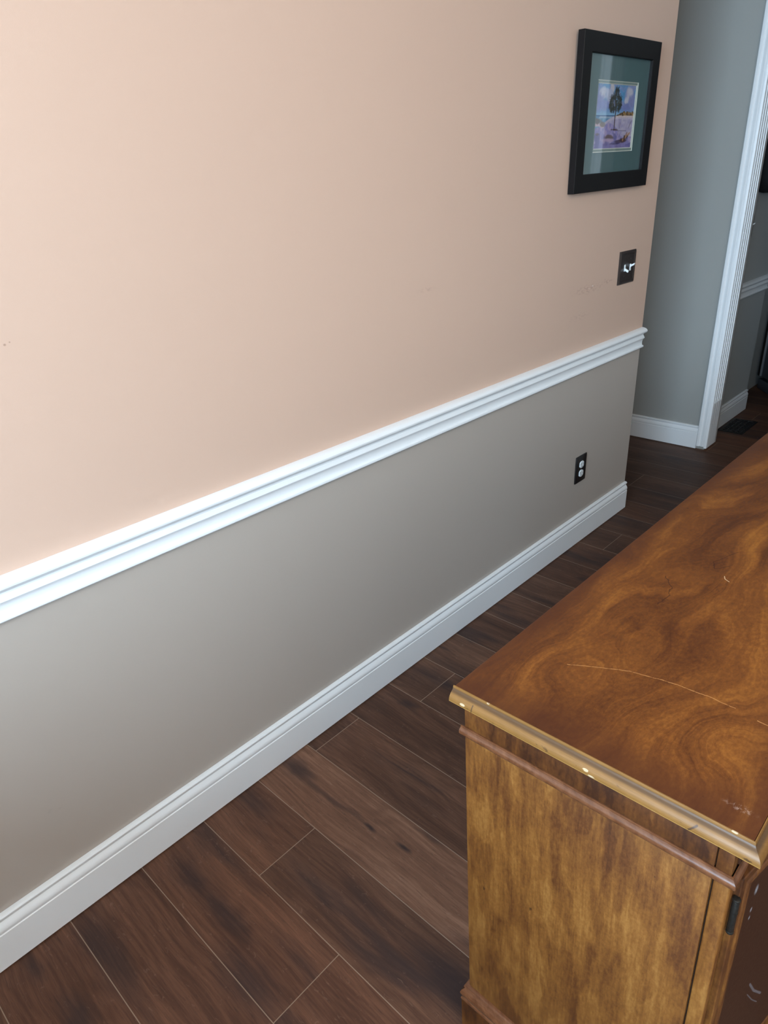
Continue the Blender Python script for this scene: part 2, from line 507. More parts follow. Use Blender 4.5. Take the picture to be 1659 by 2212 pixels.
def box(bm, lo, hi, bev=0.0, seg=2):
    vs_ = [bm.verts.new((x, y, z)) for x in (lo[0], hi[0]) for y in (lo[1], hi[1]) for z in (lo[2], hi[2])]
    F = [(0, 1, 3, 2), (4, 6, 7, 5), (0, 4, 5, 1), (2, 3, 7, 6), (0, 2, 6, 4), (1, 5, 7, 3)]
    fs = [bm.faces.new([vs_[i] for i in f]) for f in F]
    if bev:
        es = list({e for f in fs for e in f.edges})
        bmesh.ops.bevel(bm, geom=es, offset=bev, segments=seg, profile=0.5, affect='EDGES')
    return bm


def sweep(bm, prof, frames, closed=True, cap=True):
    """prof: 2-D points; frames: functions (a, b) -> (x, y, z)"""
    rings = [[bm.verts.new(f(a, b)) for a, b in prof] for f in frames]
    n = len(prof)
    rng = range(n) if closed else range(n - 1)
    for r0, r1 in zip(rings[:-1], rings[1:]):
        for i in rng:
            j = (i + 1) % n
            bm.faces.new((r0[i], r0[j], r1[j], r1[i]))
    if cap and closed:
        bm.faces.new(rings[0])
        bm.faces.new(list(reversed(rings[-1])))
    return bm


def cyl(bm, c, axis, r, h, seg=20, bev=0.0, r2=None):
    ax = Vector(axis).normalized()
    q = Vector((0, 0, 1)).rotation_difference(ax).to_matrix().to_4x4()
    mt = Matrix.Translation(Vector(c)) @ q
    ret = bmesh.ops.create_cone(bm, cap_ends=True, segments=seg, radius1=r, radius2=r if r2 is None else r2, depth=h, matrix=mt)
    if bev:
        es = [e for e in {e for v in ret['verts'] for e in v.link_edges} if e.calc_face_angle(0) > 0.8]
        bmesh.ops.bevel(bm, geom=es, offset=bev, segments=2, profile=0.5, affect='EDGES')
    return bm


def tube(bm, pts, r, seg=8, closed=False):
    pts = [Vector(p) for p in pts]
    n = len(pts)
    rings = []
    up = None
    for i, p in enumerate(pts):
        a = pts[(i - 1) % n] if (closed or i > 0) else p
        b = pts[(i + 1) % n] if (closed or i < n - 1) else p
        t = (b - a).normalized()
        if up is None:
            up = Vector((1, 0, 0)) if abs(t.x) < 0.9 else Vector((0, 0, 1))
        s = t.cross(up).normalized()
        up = s.cross(t).normalized()
        rings.append([bm.verts.new(p + (s * math.cos(2 * PI * k / seg) + up * math.sin(2 * PI * k / seg)) * r) for k in range(seg)])
    pairs = list(zip(rings[:-1], rings[1:]))
    if closed:
        pairs.append((rings[-1], rings[0]))
    for r0, r1 in pairs:
        for k in range(seg):
            bm.faces.new((r0[k], r0[(k + 1) % seg], r1[(k + 1) % seg], r1[k]))
    if not closed:
        bm.faces.new(rings[0])
        bm.faces.new(list(reversed(rings[-1])))
    return bm


def tag(o, label=None, cat=None, group=None, kind=None):
    if label:
        o['label'] = label
    if cat:
        o['category'] = cat
    if group:
        o['group'] = group
    if kind:
        o['kind'] = kind
    return o


def thing(name, label, cat, loc=(0, 0, 0), group=None):
    o = bpy.data.objects.new(name, None)
    o.empty_display_size = 0.05
    COL.objects.link(o)
    o.location = loc
    return tag(o, label, cat, group)


def struct(name, bm, mat, label, cat, parent=None, angle=32):
    o = obj(name, bm, mat, parent, angle)
    if not parent:
        tag(o, label, cat, None, 'structure')
    return o


# ------------------------------------------------------------------ room shell
YF = 0.961          # room face of the far wall
H = 2.55
XR = 3.7
YB = -5.4          # inner face of the rear wall
HX = -0.056         # face of the hallway wall seen through the doorway

PITCH, Y0, PL = 0.17253694, -2.67916242, 1.22
JOINT = {1: 0.513, 2: 0.243, 3: 0.98, 5: 0.9, 4: 0.0523, 6: 0.1455, 13: 0.128, 17: -0.083}
TONE = {-1: (.34, .75), 0: (.34, .7), 1: (.34, .75), 2: (.37, .35), 3: (.60, .45), 4: (.35, .45), 5: (.31, .4), 6: (.34, .2), 7: (.40, .15), 8: (.30, .3),
        9: (.33, .3), 10: (.32, .2), 11: (.28, .5), 12: (.30, .4), 13: (.27, .3), 14: (.29, .3), 15: (.30, .4), 16: (.24, .3), 17: (.27, .2), 18: (.24, .1), 19: (.25, .1)}


def build_floor():
    xs0, xs1 = -2.9, XR + 0.1
    bm = bmesh.new()
    uvl = bm.loops.layers.uv.new('plank')
    cl = bm.loops.layers.float_color.new('tone')
    rr = random.Random(3)
    r0 = int(math.floor((YB - 0.2 - Y0) / PITCH))
    r1 = int(math.ceil((4.0 - Y0) / PITCH))
    for r in range(r0, r1):
        ya, yb = Y0 + r * PITCH, Y0 + (r + 1) * PITCH
        jx = JOINT.get(r)
        if jx is None:
            jx = rr.uniform(0.66, 0.8) if 10 <= r <= 20 else (rr.uniform(0.8, 1.1) if -1 <= r <= 9 else rr.uniform(-0.6, 0.6))
        k0 = math.floor((xs0 - jx) / PL)
        k1 = math.ceil((xs1 - jx) / PL)
        for k in range(k0, k1):
            pa = jx + k * PL
            a, b = max(pa, xs0), min(pa + PL, xs1)
            if b - a < 1e-4:
                continue
            rnd = rr.random()
            t, rd = TONE.get(r, (rr.uniform(.26, .42), rr.uniform(.1, .7)))
            if r in JOINT and k == -1 and r > 0:
                t += {2: 0.02, 1: 0.02, 4: -0.06}.get(r, -0.02)
                rd = min(1, rd + {2: .3}.get(r, 0))
            f = bm.faces.new([bm.verts.new(p) for p in ((a, ya, 0), (b, ya, 0), (b, yb, 0), (a, yb, 0))])
            for lp in f.loops:
                lp[uvl].uv = (lp.vert.co.x - pa, lp.vert.co.y - ya)
                lp[cl] = (rnd, t, rd, 1)
    bmesh.ops.remove_doubles(bm, verts=bm.verts, dist=1e-5)
    # give the planking a body below
    ret = bmesh.ops.extrude_face_region(bm, geom=bm.faces[:])
    for v in [g_ for g_ in ret['geom'] if isinstance(g_, bmesh.types.BMVert)]:
        v.co.z = -0.05
    return bm


struct('floor', build_floor(), floor_material(PITCH, PL), 'dark brown wood plank floor running across the room', 'floor')

bm = box(bmesh.new(), (-2.9, YB - 0.15, H), (XR + 0.1, 4.0, H + 0.1))
struct('ceiling', bm, M_CEIL, 'white ceiling above the room', 'ceiling')

bm = box(bmesh.new(), (-0.115, YB, 0), (0, 0, H))
struct('wall_left', bm, M_WALL_L, 'long wall painted peach above and grey below the white rail', 'wall')

bm = bmesh.new()
OX0, OX1, OZ = 0.022, 0.783, 2.06
box(bm, (-2.7, YF, 0), (OX0, YF + 0.125, H))
box(bm, (OX1, YF, 0), (XR, YF + 0.125, H))
box(bm, (OX0, YF, OZ), (OX1, YF + 0.125, H))
struct('wall_far', bm, M_GREIGE, 'grey wall around the cased doorway at the back', 'wall')

bm = box(bmesh.new(), (XR, YB, 0), (XR + 0.1, 4.0, H))
struct('wall_right', bm, M_CREAM, 'cream wall on the right of the room', 'wall')

WX0, WX1, WZ0, WZ1 = 0.75, 2.75, 0.95, 2.42
bm = bmesh.new()
box(bm, (-0.115, YB - 0.12, 0), (WX0, YB, H))
box(bm, (WX1, YB - 0.12, 0), (XR + 0.1, YB, H))
box(bm, (WX0, YB - 0.12, 0), (WX1, YB, WZ0))
box(bm, (WX0, YB - 0.12, WZ1), (WX1, YB, H))
struct('wall_rear', bm, M_CREAM, 'wall with the big window behind the viewer', 'wall')

bm = bmesh.new()
box(bm, (-2.8, -0.6, 0), (-2.7, 1.2, H))
box(bm, (-2.7, -0.6, 0), (-0.115, -0.5, H))
struct('wall_passage', bm, M_GREIGE, 'grey end of the passage behind the peach wall', 'wall')

bm = box(bmesh.new(), (-0.17, YF + 0.125, 0), (HX, 1.85, H))
struct('wall_hall', bm, M_KITCH, 'dim grey wall just inside the doorway', 'wall')
bm = box(bmesh.new(), (-0.27, YF + 0.125, 0), (-0.17, 3.9, H))
struct('wall_alcove', bm, M_KITCH, 'shadowed wall set back beyond the hall wall end', 'wall')
bm = box(bmesh.new(), (-0.17, 3.8, 0), (XR, 3.9, H))
struct('wall_back', bm, M_KITCH, 'back wall of the room beyond the doorway', 'wall')

bm = box(bmesh.new(), (0.0005, -3.62, 0), (1.15, -3.50, 0.85), 0.004)  # unseen block added to shade the lower left wall and floor
struct('added_shade_wall', bm, M_CREAM, 'added half height light blocker, unseen behind the viewer', 'wall')

# window in the rear wall
bm = bmesh.new()
t = 0.06
for lo, hi in [((WX0, WZ0), (WX1, WZ0 + t)), ((WX0, WZ1 - t), (WX1, WZ1)), ((WX0, WZ0 + t), (WX0 + t, WZ1 - t)), ((WX1 - t, WZ0 + t), (WX1, WZ1 - t)),
               (((WX0 + WX1) / 2 - t / 2, WZ0 + t), ((WX0 + WX1) / 2 + t / 2, WZ1 - t))]:
    box(bm, (lo[0], YB - 0.09, lo[1]), (hi[0], YB - 0.03, hi[1]), 0.004)
struct('window_1', bm, M_TRIM, 'white framed window in the wall behind the viewer', 'window')


def glass_material():
    g = NG('clear_pane')
    tr = g.n('ShaderNodeBsdfTransparent')
    gl = g.n('ShaderNodeBsdfGlossy')
    gl.inputs['Roughness'].default_value = 0.03
    fr = g.n('ShaderNodeFresnel')
    geo = g.n('ShaderNodeNewGeometry')
    g.put(fr.inputs[0], g.add(1.5, g.mul(geo.outputs['Backfacing'], 1 / 1.5 - 1.5)))
    mx = g.n('ShaderNodeMixShader')
    g.put(mx.inputs[0], fr)
    g.put(mx.inputs[1], tr.outputs[0])
    g.put(mx.inputs[2], gl.outputs[0])
    g.t.links.new(mx.outputs[0], g.out.inputs[0])
    return g.m


M_GLASS = glass_material()

# ------------------------------------------------------------------ mouldings of the room
RAIL = [(0, .8387), (.008, .8378), (.0165, .835), (.022, .8312), (.0245, .8265), (.0242, .8225), (.021, .8185), (.015, .8148), (.0105, .812), (.0088, .8095),
        (.0088, .8058), (.0108, .8045), (.0118, .8015), (.0145, .7975), (.0148, .795), (.0132, .7925), (.0095, .789), (.0074, .7845), (.0063, .778), (.0062, .771),
        (.0072, .7668), (.0075, .7652), (.0135, .7632), (.0142, .761), (.0138, .7575), (.0118, .7552), (0, .754)]
BASE = [(0, .1325), (.005, .133), (.0098, .1315), (.0122, .1282), (.012, .1245), (.0098, .1208), (.0078, .1192), (.0078, .1172), (.0112, .1128), (.0142, .1078),
        (.0158, .1025), (.0158, .0975), (.0142, .0938), (.0142, .0924), (.016, .0908), (.016, .0035), (0, .0035)]


def along_y(x, sgn=1):
    return lambda y: (lambda a, b: (x + a * sgn, y, b))


def along_x(y):
    return lambda x: (lambda a, b: (x, y - a, b))


f = along_y(0.0005)
struct('trim_1', sweep(bmesh.new(), RAIL, [f(YB), f(-2.3), f(-1.2), f(0.0)]), M_TRIM, 'white moulded chair rail along the peach and grey wall', 'chair rail')
struct('baseboard_left', sweep(bmesh.new(), BASE, [f(YB), f(-2.3), f(-1.2), f(-0.001)]), M_TRIM, 'white moulded baseboard below the long grey wall', 'baseboard')
f = along_x(YF - 0.0005)
struct('baseboard_far', sweep(bmesh.new(), BASE, [f(-2.69), f(-0.0205)]), M_TRIM, 'white baseboard on the far grey wall left of the casing', 'baseboard')
f2 = along_x(YF - 0.0005)
struct('baseboard_right', sweep(bmesh.new(), BASE, [f2(0.827), f2(XR)]), M_TRIM, 'white baseboard on the far grey wall right of the doorway', 'baseboard')
f = along_y(HX + 0.0005)
struct('baseboard_hall', sweep(bmesh.new(), BASE, [f(1.105), f(1.835)]), M_TRIM, 'white baseboard on the dim wall inside the doorway', 'baseboard')
struct('trim_2', sweep(bmesh.new(), RAIL, [f(1.105), f(1.849)]), M_TRIM, 'white chair rail on the dim wall inside the doorway', 'chair rail')

# door casing: plain colonial face towards the room
CAS = [(0.0, 0.0), (0.0, .0165), (.003, .0185), (.0125, .0185), (.0155, .0165), (.0175, .0125), (.0215, .0118), (.0275, .0132), (.033, .0152), (.0375, .0148),
       (.0405, .0118), (.043, .0118), (.0445, .0135), (.048, .0135), (.0495, .0105), (.0535, .0105), (.056, .0085), (.057, .0)]


def casing(name, x0, sgn, label):
    bm = bmesh.new()
    fr_ = lambda z: (lambda a, b: (x0 + sgn * a, YF - 0.0005 - b, z))
    sweep(bm, CAS, [fr_(0.020), fr_(1.0), fr_(OZ + 0.02)])
    return struct(name, bm, M_TRIM, label, 'door casing')


casing('trim_3', -0.020, 1, 'white door casing on the left of the doorway')
casing('trim_4', 0.825, -1, 'white door casing on the right of the doorway')


def head_casing():
    bm = bmesh.new()
    fr_ = lambda x: (lambda a, b: (x, YF - 0.0005 - b, OZ + 0.021 + 0.057 - a))
    sweep(bm, CAS, [fr_(-0.02), fr_(0.825)])
    struct('trim_5', bm, M_TRIM, 'white casing across the head of the doorway', 'door casing')


head_casing()


def jamb(name, xface, sgn, label):
    """fluted reveal board; the flutes stop above a plain plinth"""
    bm = bmesh.new()
    ya, yb = YF - 0.0155, YF + 0.134
    d = 0.0145
    prof = [(ya, 0), (yb, 0)]
    top = [(ya + 0.001, d)]
    prof_f, prof_p = [(yb, 0), (ya, 0), (ya, d - .001), (ya + .001, d)], [(yb, 0), (ya, 0), (ya, d - .001), (ya + .001, d)]
    for k in range(4):
        c = ya + 0.0225 + k * 0.0295
        w = 0.0082
        for i in range(9):
            aa = PI * i / 8
            y_ = c - w * math.cos(aa)
            prof_f.append((y_, d - 0.0105 * math.sin(aa)))
            prof_p.append((y_, d))
    for p_ in ((yb - .001, d), (yb, d - .001)):
        prof_f.append(p_)
        prof_p.append(p_)
    x0 = xface - sgn * d
    fp = lambda z, z2=None: (lambda a, b: (x0 + sgn * b, a, z))

    def slope(a, b):
        return (x0 + sgn * b, a, 0.270)
    rings = [(prof_p, 0.013), (prof_p, 0.266), (prof_f, 0.274), (prof_f, 1.0), (prof_f, OZ - 0.015)]
    vr = [[bm.verts.new((x0 + sgn * b, a, z)) for a, b in pr] for pr, z in rings]
    n = len(prof_f)
    for r0, r1 in zip(vr[:-1], vr[1:]):
        for i in range(n):
            j = (i + 1) % n
            bm.faces.new((r0[i], r0[j], r1[j], r1[i]))
    bm.faces.new(vr[0])
    bm.faces.new(list(reversed(vr[-1])))
    return struct(name, bm, M_TRIM, label, 'door jamb', angle=50)


jamb('trim_6', 0.0368, 1, 'white fluted jamb board on the left of the doorway')
jamb('trim_7', 0.7682, -1, 'white fluted jamb board on the right of the doorway')
bm = box(bmesh.new(), (0.0368 - .0145, YF - 0.0155, OZ - 0.0145), (0.7682 + .0145, YF + 0.134, OZ - 0.0005))
struct('trim_8', bm, M_TRIM, 'white head board closing the doorway top', 'door jamb')


# ------------------------------------------------------------------ framed picture
def build_picture():
    root = thing('framed_picture', 'black framed beach print of a palm tree hanging on the peach wall', 'picture', (0.001, -0.4278, 1.3785))
    a, tl = 0.0181, 0.0184
    uax = Vector((0, math.cos(a), math.sin(a)))
    v0 = Vector((0, -math.sin(a), math.cos(a)))
    vax = v0 * math.cos(tl) + Vector((1, 0, 0)) * math.sin(tl)
    nax = uax.cross(vax)
    R = Matrix((nax, uax, vax)).transposed()
    root.rotation_euler = R.to_euler()
    w, h = 0.2637, 0.4391
    iu, iv0, iv1 = 0.2110, 0.0543, 0.3825
    # frame moulding, mitred: local x out of the wall, y right, z up
    prof = [(0.0, 0.0), (.0205, 0.0), (.0222, .0015), (.0222, .051), (.0205, .0527), (.012, .0527), (.012, .0487), (0.0, .0487)]   # (out, inset)
    bm = bmesh.new()
    cs = [(-w, 0, 1, 1), (w, 0, -1, 1), (w, h, -1, -1), (-w, h, 1, -1)]
    rings = [[bm.verts.new((o_, cu + su * i_, cv + sv * i_ * (1.03 if True else 1))) for o_, i_ in prof] for cu, cv, su, sv in cs]
    for k in range(4):
        r0, r1 = rings[k], rings[(k + 1) % 4]
        for i in range(len(prof)):
            j = (i + 1) % len(prof)
            bm.faces.new((r0[i], r0[j], r1[j], r1[i]))
    obj('frame', bm, M_FRAME, root)

    def sheet(name, hole, outer, x0, x1, mat, parent, bevel=0.0):
        """a board with a rectangular window; the window edge is cut at a slope"""
        bm_ = bmesh.new()
        (a0, a1, b0, b1), (c0, c1, d0, d1) = outer, hole
        O = [(a0, b0), (a1, b0), (a1, b1), (a0, b1)]
        I = [(c0, d0), (c1, d0), (c1, d1), (c0, d1)]
        cx_, cy_ = (c0 + c1) / 2, (d0 + d1) / 2
        If = [(x + bevel * (1 if x > cx_ else -1), y + bevel * (1 if y > cy_ else -1)) for x, y in I]
        vo1 = [bm_.verts.new((x1, *p)) for p in O]
        vi1 = [bm_.verts.new((x1, *p)) for p in If]
        vi0 = [bm_.verts.new((x0, *p)) for p in I]
        vo0 = [bm_.verts.new((x0, *p)) for p in O]
        bf = []
        for k in range(4):
            j = (k + 1) % 4
            bm_.faces.new((vo1[k], vo1[j], vi1[j], vi1[k]))
            bf.append(bm_.faces.new((vi1[k], vi1[j], vi0[j], vi0[k])))
            bm_.faces.new((vi0[k], vi0[j], vo0[j], vo0[k]))
            bm_.faces.new((vo0[k], vo0[j], vo1[j], vo1[k]))
        for q in bf:
            q.material_index = 1
        return obj(name, bm_, None, parent, 20, [mat, M_MATCORE])

    global M_MATCORE
    M_MATCORE = plain('cream_mat_core', (225, 228, 215), 0.7, 0.2, 0, 0.03, 300)
    mat1 = plain('teal_grey_mat', (92, 118, 120), 0.85, 0.15, 0, 0.06, 900)
    mat2 = plain('grey_green_mat', (140, 156, 148), 0.85, 0.15, 0, 0.05, 900)
    sheet('mat', (-0.1385, 0.1385, 0.1175, 0.3165), (-.2155, .2155, .050, .388), 0.0092, 0.0112, mat1, root, 0.0022)
    sheet('inner_mat', (-0.1318, 0.1335, 0.1268, 0.3090), (-.2155, .2155, .050, .388), 0.0070, 0.0090, mat2, root, 0.0022)

    # print: painted palm and dunes, as vertex colours of the flat sheet
    nu, nv = 190, 132
    u0, u1, v0_, v1_ = -0.136, 0.138, 0.1225, 0.3135
    uu = np.linspace(u0, u1, nu)[None, :].repeat(nv, 0)
    vv = np.linspace(v0_, v1_, nv)[:, None].repeat(nu, 1)
    rs = np.random.RandomState(5)

    def vnoise(su, sv, seed):
        r = np.random.RandomState(seed)
        gx, gy = int(0.28 / su) + 3, int(0.2 / sv) + 3
        G = r.rand(gy, gx)
        x = (uu - u0) / su
        y = (vv - v0_) / sv
        xi, yi = x.astype(int), y.astype(int)
        fx, fy = x - xi, y - yi
        fx, fy = fx * fx * (3 - 2 * fx), fy * fy * (3 - 2 * fy)
        return (G[yi, xi] * (1 - fx) + G[yi, xi + 1] * fx) * (1 - fy) + (G[yi + 1, xi] * (1 - fx) + G[yi + 1, xi + 1] * fx) * fy
    L_ = lambda *c: np.array(s2l(*c))
    img = np.zeros((nv, nu, 3))

    def lay(mask, c):
        m_ = np.clip(mask, 0, 1)[..., None]
        img[:] = img * (1 - m_) + np.asarray(c) * m_
    n1, n2, n3 = vnoise(.03, .022, 1), vnoise(.012, .010, 2), vnoise(.004, .004, 3)
    fb = 0.55 * n1 + 0.3 * n2 + 0.15 * n3
    img[:] = L_(96, 158, 205)
    lay((0.262 - vv) / 0.05, L_(140, 165, 215))
    lay((0.236 - vv) / 0.02, L_(150, 205, 225))
    lay((fb - 0.5) * 5 * (vv > 0.235), L_(150, 160, 205))

    def blob(cu, cv, ru, rv, c, k=1.0, soft=0.35):
        d = np.sqrt(((uu - cu) / ru) ** 2 + ((vv - cv) / rv) ** 2) + (fb - 0.5) * 1.1
        lay(np.clip((1 - d) / soft, 0, 1) * k, c)
    def line(p0, p1, wd, c, k=1.0):
        p0, p1 = np.array(p0), np.array(p1)
        d = p1 - p0
        L2 = (d ** 2).sum()
        tt = np.clip(((uu - p0[0]) * d[0] + (vv - p0[1]) * d[1]) / L2, 0, 1)
        dd = np.hypot(uu - p0[0] - tt * d[0], vv - p0[1] - tt * d[1])
        lay(np.clip((wd - dd) / (wd * 0.5), 0, 1) * k, c)
    for b_ in [(-.10, .283, .03, .02, (205, 208, 225)), (-.115, .262, .035, .03, (150, 158, 208)), (-.08, .252, .05, .016, (140, 152, 206)), (-.035, .298, .018, .02, (214, 208, 214)), (-.05, .28, .03, .02, (190, 196, 220)),
               (.085, .283, .028, .028, (196, 192, 208)), (.072, .265, .018, .022, (205, 204, 216)), (.11, .265, .03, .035, (142, 148, 196)), (.075, .248, .05, .014, (128, 140, 196)), (.10, .292, .025, .016, (206, 204, 216))]:
        blob(b_[0], b_[1], b_[2], b_[3], L_(*b_[4]))
    # sea
    lay(((vv < 0.2225) & (uu < 0.05)).astype(float), L_(96, 150, 190))
    lay((np.abs(vv - 0.2215) < 0.0016) & (uu < 0.0), L_(52, 96, 150))
    lay(((vv < 0.2195) & (vv > 0.2135) & (uu > -0.10 - (0.2195 - vv) * 2)).astype(float) * 0.6, L_(190, 205, 215))
    lay(((vv < 0.212) & (n2 > 0.5)).astype(float) * 0.7, L_(120, 180, 200))
    # sand
    sand = 0.2185 + 0.003 * n1 - np.clip(-0.01 - uu, 0, 1) * 0.30
    lay((vv < sand) & (uu > -0.085), L_(205, 196, 214))
    lay(((vv < sand - 0.008) & (uu > -0.07)) * (0.35 + 0.9 * (n2 - 0.3)), L_(168, 160, 200))
    lay((np.abs(vv - sand) < 0.003) & (uu > 0.0), L_(222, 205, 205))
    # dune grass, right
    gh = 0.2215 + np.clip((uu - 0.004) / 0.06, 0, 1) * 0.013 * (0.7 + 0.6 * n3)
    gm = (vv < gh) & (vv > 0.2205 + 0.002 * n2) & (uu > 0.006)
    lay(gm, L_(140, 105, 72))
    lay(gm & (n3 > 0.55), L_(96, 78, 56))
    lay(gm & (n3 < 0.35), L_(184, 148, 96))
    # foreground dunes
    fg = 0.196 + 0.012 * np.sin(uu * 30 + 2.2) + 0.008 * (n1 - 0.5) - np.clip(uu + 0.09, 0, 1) * 0.16
    lay(vv < fg, L_(150, 142, 196))
    lay((vv < fg) * np.clip((n2 - 0.45) * 4, 0, 1) * 0.8, L_(190, 172, 206))
    lay((vv < fg - 0.02) * np.clip((n1 - 0.4) * 4, 0, 1) * 0.8, L_(104, 102, 160))
    lay((np.abs(vv - 0.1915 - 0.006 * n1) < 0.006) & (uu < -0.07), L_(214, 188, 200))
    blob(-0.118, 0.2035, 0.026, 0.010, L_(116, 104, 92), 0.9)
    blob(-0.085, 0.1955, 0.022, 0.007, L_(124, 106, 88), 0.9)
    lay((vv < 0.141) * np.clip((n2 - 0.35) * 3, 0, 1) * 0.7, L_(110, 104, 168))
    blob(-0.112, 0.168, 0.02, 0.006, L_(120, 98, 96), 0.8)
    blob(-0.025, 0.158, 0.034, 0.008, L_(112, 92, 84), 0.9)
    blob(-0.03, 0.150, 0.045, 0.006, L_(196, 172, 200), 0.8)
    blob(0.040, 0.145, 0.034, 0.006, L_(72, 58, 78), 0.8)
    blob(0.01, 0.1395, 0.04, 0.003, L_(84, 78, 124), 0.8)
    blob(0.080, 0.149, 0.030, 0.007, L_(84, 62, 60), 0.9)
    line((.072, .150), (.118, .170), .0050, L_(186, 142, 104), .9)
    line((.085, .158), (.100, .172), .0035, L_(170, 126, 92), .9)
    line((.075, .1465), (.112, .162), .0016, L_(92, 64, 54), .9)
    blob(0.082, 0.156, 0.006, 0.010, L_(70, 48, 44), 0.9)
    blob(0.103, 0.158, 0.005, 0.009, L_(70, 48, 44), 0.8)

    for p0, p1 in [((.105, .185), (.127, .208)), ((.112, .192), (.118, .205)), ((.04, .185), (.042, .202)), ((.03, .165), (.033, .176)), ((.045, .16), (.05, .172)), ((.01, .178), (.09, .1775))]:
        line(p0, p1, .0014, L_(84, 74, 104), 0.8)
    line((-.0, .181), (.028, .180), .0028, L_(84, 70, 84), .9)
    line((-.02, .181), (.02, .1815), .0025, L_(96, 78, 80), .9)
    line((.001, .180), (.002, .262), .0034, L_(70, 52, 50))
    line((.0022, .182), (.0032, .236), .0011, L_(120, 92, 80), .8)
    # palm crown: spiky fan leaves round the head of the trunk with a drooping skirt
    greens = [(40, 48, 44), (54, 60, 50), (70, 74, 58), (32, 38, 40), (98, 98, 74)]
    heads = [(-.004, .284, .020), (.014, .280, .017), (-.022, .276, .017), (.030, .272, .016), (-.036, .268, .016), (-.002, .266, .019), (.020, .262, .017), (-.024, .258, .017),
             (.034, .256, .014), (-.040, .252, .013), (.004, .250, .018), (-.014, .246, .018), (.022, .246, .015), (-.030, .242, .012), (-.004, .296, .013), (.008, .296, .012)]
    for hu, hv, hl in heads:
        for q in range(46):
            aa = rs.uniform(-PI * 1.02, PI * 0.02) if rs.rand() < 0.72 else rs.uniform(0, PI)
            ln = hl * rs.uniform(0.45, 1.0)
            eu, ev = hu + math.cos(aa) * ln * 0.8, hv + math.sin(aa) * ln
            line((hu, hv), (eu, ev - 0.002), 0.0011, L_(*greens[rs.randint(4)]), 0.95)
    for q in range(14):
        cu, cv = rs.uniform(-.03, .03), rs.uniform(.248, .285)
        line((cu, cv), (cu + rs.uniform(-.006, .006), cv + rs.uniform(-.006, .004)), 0.0009, L_(168, 160, 150), 0.7)
    line((.001, .180), (.002, .240), .0032, L_(58, 42, 42))
    line((.0022, .182), (.0030, .236), .0010, L_(112, 86, 76), .8)
    img *= (0.92 + 0.16 * n3[..., None])
    verts = np.stack([np.full(nu * nv, 0.0066), uu.ravel(), vv.ravel()], 1)
    bm = bmesh.new()
    cl = bm.verts.layers.float_color.new('paint')
    V = []
    fl = np.clip(img.reshape(-1, 3), 0, 1)
    for p_, c_ in zip(verts, fl):
        v_ = bm.verts.new(p_)
        v_[cl] = (c_[0], c_[1], c_[2], 1)
        V.append(v_)
    for j in range(nv - 1):
        for i in range(nu - 1):
            bm.faces.new((V[j * nu + i], V[j * nu + i + 1], V[(j + 1) * nu + i + 1], V[(j + 1) * nu + i]))
    ret = bmesh.ops.extrude_face_region(bm, geom=bm.faces[:])
    for v_ in [q for q in ret['geom'] if isinstance(q, bmesh.types.BMVert)]:
        v_.co.x -= 0.0006
    g = NG('palm_beach_print')
    at = g.n('ShaderNodeAttribute', attribute_name='paint')
    grain = g.noise(g.obj(), 900, 2)
    g.bsdf(at.outputs['Color'], 0.6, 0.3, 0, grain, 0.05, 0.0003)
    obj('print', bm, g.m, root)
    bm = box(bmesh.new(), (0.0125, -iu - .0015, iv0 - .0015), (0.0145, iu + .0015, iv1 + .0015))
    obj('glass', bm, M_GLASS, root)
    bm = box(bmesh.new(), (0.0012, -.2140, .0512), (0.0058, .2140, .3875))
    obj('backing', bm, plain('kraft_backing', (150, 128, 100), 0.9, 0.1, 0, 0.08, 200), root)
    return root


build_picture()


# ------------------------------------------------------------------ switch plates and outlet
def plate_mesh(w, h, d, rim, mat_in=True, holes=()):
    """raised border stepping down to a sunk face; local x out, y right, z up"""
    bm = bmesh.new()
    loops = [(w / 2, h / 2, 0.0), (w / 2, h / 2, d * 0.45), (w / 2 - rim * 0.30, h / 2 - rim * 0.30, d), (w / 2 - rim * 0.62, h / 2 - rim * 0.62, d),
             (w / 2 - rim * 0.78, h / 2 - rim * 0.78, d * 0.7), (w / 2 - rim, h / 2 - rim, d * 0.72)]
    rings = [[bm.verts.new((x, sy * a, sz * b)) for sy, sz in ((-1, -1), (1, -1), (1, 1), (-1, 1))] for a, b, x in loops]
    for r0, r1 in zip(rings[:-1], rings[1:]):
        for k in range(4):
            j = (k + 1) % 4
            bm.faces.new((r0[k], r0[j], r1[j], r1[k]))
    bm.faces.new(rings[-1])
    bm.faces.new(list(reversed(rings[0])))
    return bm


def toggle_mesh(up):
    """a rectangular collar with a tapering lever that leans up or down"""
    bm = bmesh.new()
    box(bm, (0.0, -.0052, -.0125), (.0022, .0052, .0125), 0.0008)
    s = 1 if up else -1
    bz = s * .0045
    base = [(.0018, -.0042, bz - .0042), (.0018, .0042, bz - .0042), (.0018, .0042, bz + .0042), (.0018, -.0042, bz + .0042)]
    cz = s * 0.0120
    tip = [(.0165, -.0036, cz - .0034), (.0165, .0036, cz - .0034), (.0185 if up else .0150, .0036, cz + .0040), (.0185 if up else .0150, -.0036, cz + .0040)]
    if not up:
        tip = [(.0150, -.0036, cz - .0040), (.0150, .0036, cz - .0040), (.0170, .0036, cz + .0034), (.0170, -.0036, cz + .0034)]
    a = [bm.verts.new(p) for p in base]
    b = [bm.verts.new(p) for p in tip]
    fs = [bm.faces.new((a[k], a[(k + 1) % 4], b[(k + 1) % 4], b[k])) for k in range(4)]
    fs.append(bm.faces.new(b))
    es = list({e for q in fs for e in q.edges if q is fs[-1] or len(e.link_faces) == 2})
    bmesh.ops.bevel(bm, geom=es, offset=0.0009, segments=2, profile=0.5, affect='EDGES')
    return bm


